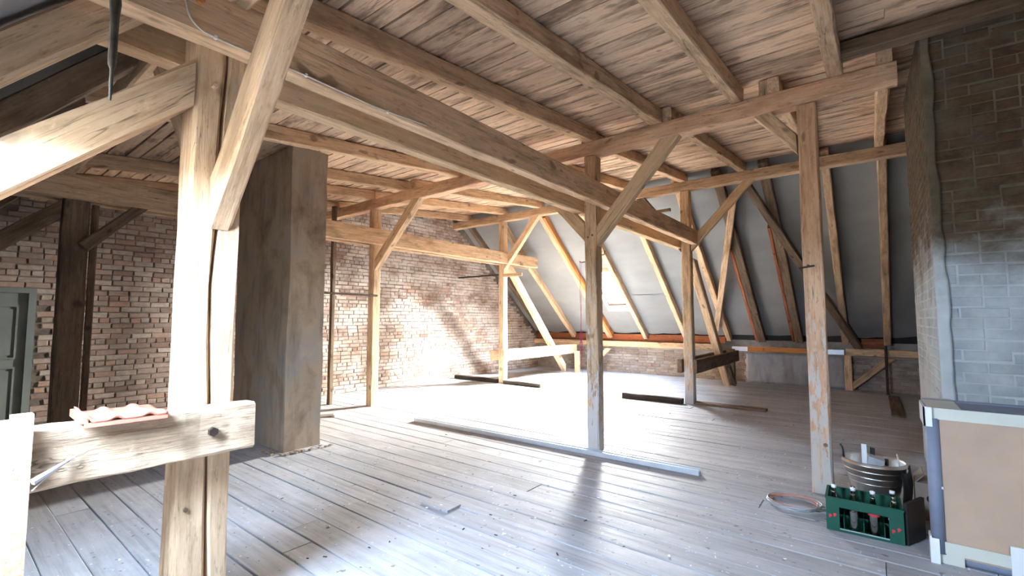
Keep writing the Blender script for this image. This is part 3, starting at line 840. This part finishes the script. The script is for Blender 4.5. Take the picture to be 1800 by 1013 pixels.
# foreground board carrying the roof tile, its bolt and its short post
FB = beam('horizontal_board', 'weathered board bolted to the split post, carrying a red roof tile', 'board', -2.545, -2.425, -.55, 1.04, .875, 1.095, WOOD_ROUGH, jit=.004, seg=.06)
m = MB().tube([(-2.43, .855, .985), (-2.405, .855, .985)], .021, 6); o = m.build('bolt_head', IRON); o.parent = FB; o.matrix_parent_inverse = FB.matrix_basis.inverted()
LP = timber_mesh(1.155, .055, .20, seed=91, jit=.003)
lp = empty('short_post', (-2.385, .165, 0)); tag(lp, 'short glaring white post with a notched top at the outer end of the tile board', 'post')
MB().box(-.03, .03, -.10, -.02, 0, 1.165).box(-.03, .03, .045, .10, 0, 1.165).box(-.03, .03, -.02, .045, 0, 1.148).build('post_body', WOOD_PALE, lp)

# red interlocking roof tile
tl = MB(); nu, nv = 24, 8
def tz(u, v):
    return .012 * (max(0, math.cos(u * math.pi * 2 * 2.5 + .6))) ** 1.5 + (.016 if u < .06 else 0) + .004 * math.sin(v * 9)
for s in (0, 1):
    for j in range(nv + 1):
        for i in range(nu + 1):
            u, v = i / nu, j / nv
            tl.v.append((-.40 * v, .26 * u, tz(u, v) + (.0 if s == 0 else .014)))
N = (nu + 1) * (nv + 1)
for j in range(nv):
    for i in range(nu):
        a = j * (nu + 1) + i
        tl.f.append((a, a + 1, a + nu + 2, a + nu + 1)); tl.f.append((N + a, N + a + nu + 1, N + a + nu + 2, N + a + 1))
def edge(l):
    for a, b in zip(l, l[1:]): tl.f.append((a, N + a, N + b, b))
edge(list(range(nu + 1))); edge([nv * (nu + 1) + i for i in range(nu, -1, -1)])
edge([j * (nu + 1) for j in range(nv, -1, -1)]); edge([j * (nu + 1) + nu for j in range(nv + 1)])
tile = tl.build('roof_tile', TILE, None, True, (-2.385, .405, 1.100), (0, R(-3), R(-4)))
tag(tile, 'red ribbed clay roof tile lying on the weathered board at the split post', 'roof tile')
MB().box(-.40, -.02, -.012, .012, 0, .03).box(-.02, .0, .0, .26, -.014, .002).build('tile_lip', TILE, tile)

# ------------------------------------------------------------------ black sill beams on the floor, rods
beam('sill_beam', 'blackened sill beam on the floor at the foot of the sill-beam post', 'beam', -3.88, -2.75, 8.36, 8.49, .002, .10, WOOD_BLACK)
beam('sill_beam', 'dusty low sill beam on the floor beyond the sill-beam post', 'beam', -2.56, -1.45, 8.48, 8.66, .002, .045, WOOD_DARK)
beam('sill_beam', 'blackened sill beam on the floor between gable wall and lit post', 'beam', -8.5, -7.1, 8.46, 8.60, .002, .09, WOOD_BLACK)
beam('sill_beam', 'blackened sill beam on the floor on the room side of the lit gable post', 'beam', -6.9, -5.85, 8.46, 8.58, .002, .085, WOOD_BLACK)
r1 = MB().tube([(-6.91, 3.3, 1.93), (-6.91, 4.95, 1.92)], .017, 6).build('iron_rod', IRON)
tag(r1, 'black iron rod from the chimney to the slim post', 'rod')
r2 = MB().tube([(-8.63, 8.72, 2.60), (-7.08, 8.53, 2.575)], .02, 6).build('iron_rod', IRON)
tag(r2, 'black iron anchor rod from the gable wall to the lit post', 'rod')
beam('wood_lath', 'short pale lath nailed across the lit gable post', 'lath', -6.92, -6.35, 8.46, 8.49, 2.50, 2.58, WOOD_PALE, jit=.002)
beam('wood_lath', 'small dark lath sticking out by the rear purlin beside the sill-beam post', 'lath', -3.45, -2.9, 8.44, 8.48, 3.50, 3.56, WOOD_DARK, jit=.002)

# ------------------------------------------------------------------ left plastered chimney
def lumpy_box(x0, x1, y0, y1, z0, z1, amp, step, seed):
    m = MB()
    def face(o, u, v, nu, nv, nn):
        b = len(m.v)
        for j in range(nv + 1):
            for i in range(nu + 1):
                p = Vector(o) + Vector(u) * i / nu + Vector(v) * j / nv
                on = 0 < i < nu
                q = p + Vector((noise.noise(p * 1.7 + Vector((seed, 0, 0))), noise.noise(p * 1.7 + Vector((0, seed, 0))), 0)) * amp + Vector((noise.noise(p * 9), noise.noise(p * 9 + Vector((5, 0, 0))), 0)) * amp * .35
                m.v.append(tuple(q))
        for j in range(nv):
            for i in range(nu):
                a = b + j * (nu + 1) + i; m.f.append((a, a + 1, a + nu + 2, a + nu + 1))
    nx = int((x1 - x0) / step); ny = int((y1 - y0) / step) + 1; nz = int((z1 - z0) / step)
    face((x0, y0, z0), (x1 - x0, 0, 0), (0, 0, z1 - z0), nx, nz, 0)
    face((x1, y0, z0), (0, y1 - y0, 0), (0, 0, z1 - z0), ny, nz, 0)
    face((x1, y1, z0), (x0 - x1, 0, 0), (0, 0, z1 - z0), nx, nz, 0)
    face((x0, y1, z0), (0, y0 - y1, 0), (0, 0, z1 - z0), ny, nz, 0)
    return m
ch1 = lumpy_box(-6.75, -5.32, 2.60, 3.04, 0, 3.565, .014, .09, 4.0).build('chimney_stack', PLASTER, None, True)
tag(ch1, 'sooty brown plastered chimney stack behind the split post', 'chimney')

# ------------------------------------------------------------------ right brick chimney
cx0, cy0, cx1, cy1 = .362, 4.628, 1.75, 6.86
cmb = lumpy_box(cx0, cx1, cy0, cy1, 0, 1.0, .0, .2, 8.0)
cmb.v = [(x, y, z * (z_ceil(y) - .004)) for (x, y, z) in cmb.v]
ch2 = cmb.build('chimney_stack', MORTAR_CH)
tag(ch2, 'tall brick chimney, lower half whitewashed and painted as daylit, behind the taped cardboard panel', 'chimney')
rb2 = random.Random(31)
vc = [brick_mesh(.24, .013, .066, 200 + s).mesh('brick', BRICK_CH) for s in range(8)]
z = .42; r = 0; nbk = 0
while z < 3.70:
    x = cx0 + .004 - (0 if r % 2 else .125)
    while x < 1.32:
        w = .25 if rb2.random() < .72 else .125
        a = max(x, cx0 + .004)
        if x + w - a > .05:
            o = put('brick', vc[nbk % 8], ch2, (a, cy0 - .001, z + rb2.uniform(-.006, .006) + .014 * math.sin(a * 4)), (0, 0, R(-90)))
            o.scale = (rb2.uniform(.12, .5), (x + w - a - .014) / .24, 1); nbk += 1
        x += w
    z += .0775; r += 1
# bricks of the flank that faces the rear purlin
z = .9; r = 0
stuffs = []
while z < 3.98:
    yv = cy0 + .01 - (0 if r % 2 else .12)
    while yv < cy1 - .05:
        w = .25 if rb2.random() < .72 else .125
        a = max(yv, cy0 + .01); b = min(yv + w, cy1 - .01)
        if b - a > .05 and z + .07 < z_ceil(a): stuffs.append((0, a, z, b - a - .014))
        yv += w
    z += .0775; r += 1
stuff_bricks(stuffs, None, BRICK_CH, ch2, lambda p, a, z: (cx0 + .001 - p[0] * .3, a + p[1], z + p[2]))
# strip of smooth plaster left on the corner
pc = MB(); nx, nz = 5, 40
for j in range(nz + 1):
    for i in range(nx + 1):
        zz = .5 + 3.2 * j / nz
        wdt = .07 + .03 * noise.noise((zz * 5, 1.2, 0)) - .012 * (zz - 1.5)
        x = cx0 - .002 + wdt * i / nx
        pc.v.append((x, cy0 - .016 - .003 * math.sin(i / nx * 3.1) + .003 * noise.noise((x * 20, zz * 12, 4)), zz))
for j in range(nz):
    for i in range(nx):
        a = j * (nx + 1) + i; pc.f.append((a, a + 1, a + nx + 2, a + nx + 1))
o = pc.build('plaster_corner', MORTAR_CH, ch2, True)
o.modifiers.new('thickness', 'SOLIDIFY').thickness = -.014

# ------------------------------------------------------------------ taped cardboard panel with foam edges
bx = empty('packed_panel', (.235, 3.95, 0)); tag(bx, 'large cardboard-wrapped panel with grey foam edges and cream tape leaning at the brick chimney', 'package')
BW, BD, BH = 1.25, .52, .95
MB().box(.03, BW, .02, BD, .05, BH - .045).build('cardboard_wrap', CARD, bx)
MB().tube([(.02, .03, .06), (.02, .03, BH - .07)], .036, 14).build('foam_tube', FOAM, bx, True)
MB().tube([(.0, .06, .034), (BW, .06, .034)], .034, 12).build('foam_tube', FOAM, bx, True)
MB().tube([(.0, BD - .1, BH - .035), (BW, BD - .1, BH - .035)], [.034] * 2, 12).build('foam_tube', FOAM, bx, True)
MB().box(.02, BW, .05, BD, BH - .05, BH - .012).build('foam_cover', FOAM, bx)
MB().box(.0, BW, .008, .018, BH - .075, BH - .005).box(.0, .16, .012, BD, BH - .014, BH - .006).build('tape_strip', TAPE, bx)
MB().box(-.02, BW, .006, .016, .065, .135).box(-.01, .13, .012, .05, .002, .07).build('tape_strip', TAPE, bx)
MB().box(.325, .40, .002, .014, .01, .19).build('tape_strip', TAPE_W, bx)
MB().box(-.022, -.012, -.012, .30, BH - .12, BH).box(-.022, .02, -.012, -.004, BH - .12, BH).build('tape_corner', TAPE_W, bx)
MB().box(-.024, -.014, -.012, .08, .0, .16).box(-.024, .02, -.014, -.006, .0, .15).build('tape_corner', TAPE_W, bx)
MB().box(.02, .055, .006, .012, .45, .465).build('tape_scrap', TAPE_W, bx)

# ------------------------------------------------------------------ green crate with bottles
cr = empty('bottle_crate', (-.335, 4.088, .003), R(1.2)); tag(cr, 'dark green plastic crate of empty bottles beside the taped panel', 'crate')
CW, CD, CH = .43, .285, .228
m = MB(); t = .012
m.box(0, CW, 0, t, 0, .022).box(0, CW, 0, t, .165, CH).box(0, .078, 0, t, .022, .165).box(.352, CW, 0, t, .022, .165)
m.box(0, CW, CD - t, CD, 0, CH).box(0, t, t, CD - t, 0, CH).box(CW - t, CW, t, CD - t, 0, CH).box(t, CW - t, t, CD - t, 0, .012)
m.build('crate_body', GREEN, cr)
MB().box(-.004, CW + .004, -.004, .0, CH - .012, CH).box(-.004, .0, 0, CD, CH - .012, CH).build('rim', GREEN, cr)
MB().box(.078, .352, -.003, .0, .016, .024).build('window_sill', PALEGREEN, cr)
for k in range(1, 4): MB().box(t + .034 + (CW - 2 * t - .068) * (k - .5) / 3 - .002, t + .034 + (CW - 2 * t - .068) * (k - .5) / 3 + .002, t, CD - t, .012, .09).build('divider', GREEN, cr)
for k in range(1, 3): MB().box(t, CW - t, t + .036 + (CD - 2 * t - .072) * (k - .5) / 2 - .002, t + .036 + (CD - 2 * t - .072) * (k - .5) / 2 + .002, .012, .09).build('divider', GREEN, cr)
for (x, z) in ((.024, .100), (.052, .112), (.374, .082), (.404, .098)):
    MB().tube([(x, -.0005, z), (x, -.003, z)], .010, 10).tube([(x - .004, -.0005, z - .012), (x - .004, -.003, z - .012)], .005, 8).build('emblem', REDP, cr)
bprof = [(.030, .0), (.033, .006), (.033, .115), (.031, .135), (.020, .17), (.0135, .20), (.0125, .235), (.0145, .238), (.0145, .248), (.012, .25)]
bm_c = MB().lathe(bprof, n=14).mesh('bottle', BOTTLE, True)
bm_b = MB().lathe(bprof, n=14).mesh('bottle', BOTTLE_B, True)
capm = MB().lathe([(.0155, .243), (.016, .262), (.0, .264)], n=12).mesh('cap', WHITEP, True)
def label_mesh(z0, z1, r, mat, name='paper_label'): return MB().lathe([(r, z0), (r, z1)], n=16, cap0=False).mesh(name, mat, True)
lab_red = label_mesh(.128, .150, .0335, REDP); lab_pale = label_mesh(.12, .135, .034, TAPE)
blabs = [('brown bottle at the post-side corner of the green crate front', 'c'), ('clear bottle second in the front row of the green crate', 'c'), ('dark bottle with a red neck label in the front row of the green crate', 'b'), ('clear bottle with a pale band in the front row of the green crate', 'c')]
k = 0
for j in range(3):
    for i in range(4):
        if (i, j) in ((0, 2), (2, 2)): continue
        brown = (i, j) in ((0, 0), (2, 0), (1, 1))
        lx, ly = t + .034 + (CW - 2 * t - .068) * i / 3, t + .036 + (CD - 2 * t - .072) * j / 2
        px = -.335 + lx * math.cos(R(1.2)) - ly * math.sin(R(1.2)); py = 4.088 + lx * math.sin(R(1.2)) + ly * math.cos(R(1.2))
        b = put('bottle', bm_b if brown else bm_c, None, (px, py, .018))
        lb = ('brown' if brown else 'clear') + ' glass bottle, ' + ('white-capped' if (i, j) in ((1, 1), (0, 1), (2, 1), (3, 2)) else 'uncapped') + ', in the ' + ('middle' if j == 1 else 'back') + ' row of the green crate'
        if j == 0: lb = blabs[i][0].replace('clear bottle second', 'clear bottle, second')
        tag(b, lb, 'bottle', 'bottles in the green crate')
        if (i, j) == (2, 0): put('paper_label', lab_red, b)
        if (i, j) == (3, 0): put('paper_label', lab_pale, b)
        if (i, j) in ((1, 1), (0, 1), (2, 1), (3, 2)): put('cap', capm, b)
# black case leaning between crate and panel, cardboard behind
bc = MB().obox((.155, 4.235, .135), (.05, .115, 0), (.010, -.004, 0), (0, 0, .135)).build('black_board', BLACKP)
tag(bc, 'black board wedged between the green crate and the taped panel', 'board')
cbx = empty('cardboard_box', (.165, 4.72, 0), 0); tag(cbx, 'dull brown cardboard box behind the steel bucket', 'box')
MB().box(.02, .185, 0, .25, 0, .27).build('box_body', CARD2, cbx)
MB().obox((.05, .12, .30), (.025, 0, .03), (0, .12, 0), (-.002, 0, .002)).build('flap', CARD2, cbx)
MB().tube([(.11, 0, .16), (.11, -.006, .16)], .028, 12).build('hand_hole', BLACKP, cbx)

# ------------------------------------------------------------------ ribbed steel bucket
pot = empty('steel_bucket', (-.06, 4.80, 0)); tag(pot, 'ribbed stainless steel bucket full of scrap behind the green crate', 'bucket')
prof = [(.120, .0), (.122, .01), (.150, .15), (.152, .16), (.160, .165)]
for k in range(4):
    z0 = .17 + k * .048; r0 = .160 + k * .014
    prof += [(r0, z0), (r0 + .006, z0 + .034), (r0 + .014, z0 + .038), (r0 + .015, z0 + .044), (r0 + .010, z0 + .047)]
prof += [(.212, .375), (.205, .378), (.200, .36), (.165, .16), (.13, .02)]
MB().lathe(prof, n=48).build('bucket_body', CHROME, pot, True)
MB().tube([(-.19, -.06, .37), (-.192, -.06, .43), (-.196, -.06, .45), (-.21, -.06, .475)], .007, 8).build('hook', BLACKP, pot, True)
MB().tube([(.165, -.11, .33), (.150, -.11, .465)], .0045, 6).build('thin_rod', SILVERW, pot, True)
MB().obox((-.055, -.02, .385), (.017, .002, 0), (0, .003, 0), (0, 0, .105)).build('white_strip', WHITEP, pot)
MB().obox((-.002, .05, .42), (.016, 0, -.002), (0, .003, 0), (0, 0, .035)).build('black_tab', BLACKP, pot)
MB().obox((.02, .0, .365), (.05, .0, -.01), (0, .06, 0), (.005, 0, .03)).build('grey_scrap', GREYP, pot)
MB().obox((.085, .0, .365), (.012, 0, 0), (0, .02, 0), (0, 0, .022)).build('dark_scrap', IRON, pot)
fl = MB()
for i in range(9):
    a = -.75 + 1.3 * i / 8
    for (rr, zz) in ((.222, .345), (.235, .22), (.222, .09)):
        fl.v.append((rr * math.cos(a) + .002, rr * math.sin(a), zz - .02 * math.sin(i)))
for i in range(8):
    for k in range(2): fl.f.append((i * 3 + k, (i + 1) * 3 + k, (i + 1) * 3 + k + 1, i * 3 + k + 1))
o = fl.build('black_sleeve', BLACKP, pot, True); o.modifiers.new('thickness', 'SOLIDIFY').thickness = .004
lt = MB().box(-.09, .09, -.02, .02, 0, .02).build('wood_scrap', WOOD_DARK, None, False, (.08, 6.05, .001), (0, 0, R(75)))
tag(lt, 'small dark wood scrap on the floor behind the steel bucket', 'scrap')

# ------------------------------------------------------------------ coil of wire
coil = empty('wire_coil', (-.585, 4.44, .006)); tag(coil, 'loose coil of grey and orange wire on the floor by the pink post', 'wire coil')
rw = random.Random(8)
for k in range(9):
    pts = []; rx = rw.uniform(.165, .205); ry = rx * rw.uniform(.80, .95); ox, oy = rw.uniform(-.012, .012), rw.uniform(-.012, .012); ph = rw.uniform(0, 6)
    for i in range(28):
        a = 2 * math.pi * i / 28
        pts.append((ox + rx * math.cos(a), oy + ry * math.sin(a), .006 + .004 * k * .8 + .006 * math.sin(2 * a + ph)))
    MB().tube(pts, .0042, 6, True).build('orange_strand' if k in (3, 7) else 'grey_strand', COPPERW if k in (3, 7) else SILVERW, coil, True)
MB().tube([(.17, .02, .02), (.25, .03, .016), (.30, .08, .008)], .004, 6).build('loose_end', SILVERW, coil, True)

# ------------------------------------------------------------------ long galvanised profile
pr = MB()
L = 4.02; W = .085; H = .05; t = .0025
pr.box(0, L, 0, W, 0, t).box(0, L, 0, t, t, H).box(0, L, W - t, W, t, H).box(0, L, t, .014, H - t, H).box(0, L, W - .014, W - t, H - t, H)
prof_o = pr.build('metal_profile', STEEL, None, False, (-5.41, 4.56, .003), (0, 0, R(1.6)))
tag(prof_o, 'long galvanised steel channel profile lying on the floorboards', 'profile')
MB().box(2.95, 3.12, .018, W - .018, t, .012).build('connector', STEEL, prof_o)

# ------------------------------------------------------------------ cable, rope, strings, small things
def smooth_path(pts, n=6):
    out = []
    P = [Vector(p) for p in pts]; P = [P[0]] + P + [P[-1]]
    for i in range(1, len(P) - 2):
        for k in range(n):
            t = k / n
            a, b, c, d = P[i - 1], P[i], P[i + 1], P[i + 2]
            out.append(.5 * ((2 * b) + (-a + c) * t + (2 * a - 5 * b + 4 * c - d) * t * t + (-a + 3 * b - 3 * c + d) * t ** 3))
    out.append(P[-2]); return out
cx = -2.436
cable = MB().tube(smooth_path([(cx, .655, 3.09), (cx, .668, 2.99), (cx, .69, 2.905), (cx, .73, 2.865), (cx, .79, 2.852), (cx, .97, 2.85), (cx, 1.17, 2.856), (cx, 1.48, 2.85), (cx, 1.72, 2.847), (cx, 2.13, 2.868)]), .0048, 6).build('power_cable', CORD, None, True)
tag(cable, 'cream cable clipped along the long tie beam', 'cable')
for (yy, zz) in ((.80, 2.853), (1.25, 2.858), (1.80, 2.849)):
    MB().box(cx - .010, cx + .006, yy - .006, yy + .006, zz - .008, zz + .008).build('cable_clip', WHITEP, cable)
rope = MB().tube([(-1.640, .281, 2.45), (-1.66, .286, 2.38), (-1.69, .293, 2.31), (-1.70, .297, 2.285), (-1.715, .301, 2.26), (-1.73, .306, 2.22), (-1.735, .308, 2.20), (-1.755, .314, 2.15)], [.012, .010, .009, .014, .011, .010, .005, .003], 7).build('hanging_rope', ROPE, None, True)
# hangs straight down from the front slope
rope.data.clear_geometry()
rm = MB().tube([(-1.735, .306, z) for z in (2.62, 2.56, 2.50, 2.46, 2.44, 2.40, 2.34, 2.28, 2.245, 2.235, 2.19, 2.14)], [.010, .010, .009, .013, .015, .012, .011, .011, .010, .005, .005, .003], 7)
me = rm.mesh('hanging_rope', ROPE, True); rope.data = me
tag(rope, 'dusty dark rope end hanging from the roof before the bleached strut', 'rope')
hk = MB().tube([(-2.70, 4.88, 2.19), (-2.76, 4.87, 2.185), (-2.78, 4.87, 2.20)], .006, 6).build('wall_hook', IRON)
tag(hk, 'bent iron hook on the flaking post, with string on it', 'hook')
hk2 = MB().tube([(-2.545, 4.98, 2.27), (-2.51, 4.98, 2.27), (-2.50, 4.98, 2.32)], .006, 6).build('wall_hook', IRON)
tag(hk2, 'small iron hook on the flaking post, without string', 'hook')
rs = random.Random(4); st = MB()
for k in range(3):
    st.tube([(-2.765 + .006 * k + rs.uniform(-.008, .008), 4.85, 2.19 - i * .10) for i in range(10 + k * 3)], .0015, 4)
for k in range(7):
    st.tube([(-2.755 + rs.uniform(-.03, .02), 4.85 + rs.uniform(-.01, .01), 1.36 - i * .05 + rs.uniform(-.02, .02)) for i in range(6)], .0017, 4)
sto = st.build('pink_string', PINK); tag(sto, 'tangled magenta string hanging from the flaking post', 'string')
nail = MB().tube([(-.52, 4.84, 1.96), (-.40, 4.84, 1.975)], .008, 6).build('nail', IRON); tag(nail, 'thick iron nail across the pink post', 'nail')
web = MB().tube([(-2.35, .27, .93), (-2.41, .40, .99)], [.012, .003], 5).tube([(-2.35, .27, .90), (-2.41, .37, .98)], .002, 4).build('cobweb', COBWEB)
tag(web, 'dusty cobweb wisp between the short white post and the tile board', 'cobweb')
for (x, yv, zz, lab) in ((-6.55, 5.55, 3.02, 'ragged pale strip hanging near the slim post brace'), (-6.35, 5.2, 2.66, 'small bright foil tatter hanging at the tie beam')):
    pass
# torn foil bits caught under the ceiling
rt = random.Random(12)
for (x, yv) in ((-4.95, 4.75), (-4.4, 5.3), (-4.1, 5.45), (-2.66, 4.6), (-1.80, 4.7), (-1.86, 4.4)):
    zz = z_joist(yv) - .002
    o = MB().obox((0, 0, 0), (.05, .004, 0), (-.002, .012, .004), (0, 0, .001)).build('foil_scrap', STEEL, None, False, (x, yv, zz - .004), (R(rt.uniform(-8, 8)), 0, R(rt.uniform(-15, 15))))
    tag(o, 'thin shiny foil scrap caught under a ceiling joist', 'foil scrap', 'foil scraps under the ceiling')

# plaster crumbs and dust on the floor
rd = random.Random(77); db = MB()
for k in range(200):
    x = rd.uniform(-6.5, 1.0); yv = rd.uniform(1.2, 8.0); s = rd.choice((.003, .004, .005, .008)) * (1.3 if k % 40 == 0 else 1)
    if 4.3 < yv < 5.2 or (x > -.5 and yv > 3.8) or (x < -5.0 and yv < 3.9): x, yv = rd.uniform(-4.9, -.2), rd.uniform(1.3, 3.7)
    a = rd.uniform(0, 3.1); zt = .0035 + s * .3
    ax = Vector((math.cos(a), math.sin(a), 0)) * s * rd.uniform(.8, 1.8); ay = Vector((-math.sin(a), math.cos(a), 0)) * s * rd.uniform(.5, 1)
    db.obox((x, yv, zt), ax, ay, (0, 0, s * .3))
nw = len(db.f)
for k in range(70):
    x = rd.uniform(-6.5, 1.0); yv = rd.uniform(1.2, 9.0); s = rd.choice((.003, .004, .007)); a = rd.uniform(0, 3.1)
    if 4.3 < yv < 5.2 or (x > -.5 and yv > 3.8) or (x < -5.0 and yv < 3.9): x, yv = rd.uniform(-4.9, -.2), rd.uniform(1.3, 3.7)
    ax = Vector((math.cos(a), math.sin(a), 0)) * s * rd.uniform(1, 2.5); ay = Vector((-math.sin(a), math.cos(a), 0)) * s * .5
    db.obox((x, yv, .0035 + s * .3), ax, ay, (0, 0, s * .3))
me = db.mesh('floor_crumbs', DEBRIS); me.materials.append(WOOD_BLACK)
for i, p in enumerate(me.polygons): p.material_index = 1 if i >= nw else 0
o = put('floor_crumbs', me); tag(o, 'white plaster crumbs and dark splinters scattered over the floorboards', 'debris', kind='stuff')
ms = MB().tube([(-6.78, 3.86, .03), (-6.66, 4.02, .03)], .026, 8).box(-6.72, -6.60, 4.00, 4.12, .002, .035).build('mortar_lump', DEBRIS)
tag(ms, 'white plaster lump on the floor beside the plastered chimney', 'rubble')
rub = MB()
for k in range(60):
    a = rd.random()
    if k % 2: x, yv = -5.30 + rd.uniform(.02, .16), rd.uniform(2.5, 3.1)
    else: x, yv = rd.uniform(-6.2, -5.25), 2.58 - rd.uniform(.02, .14)
    s = rd.uniform(.006, .02); rub.obox((x, yv, .002 + s * .5), (s, s * .3, 0), (-s * .3, s, 0), (0, 0, s * .5))
o = rub.build('mortar_rubble', PLASTER); tag(o, 'brown mortar rubble along the foot of the plastered chimney', 'rubble', kind='stuff')
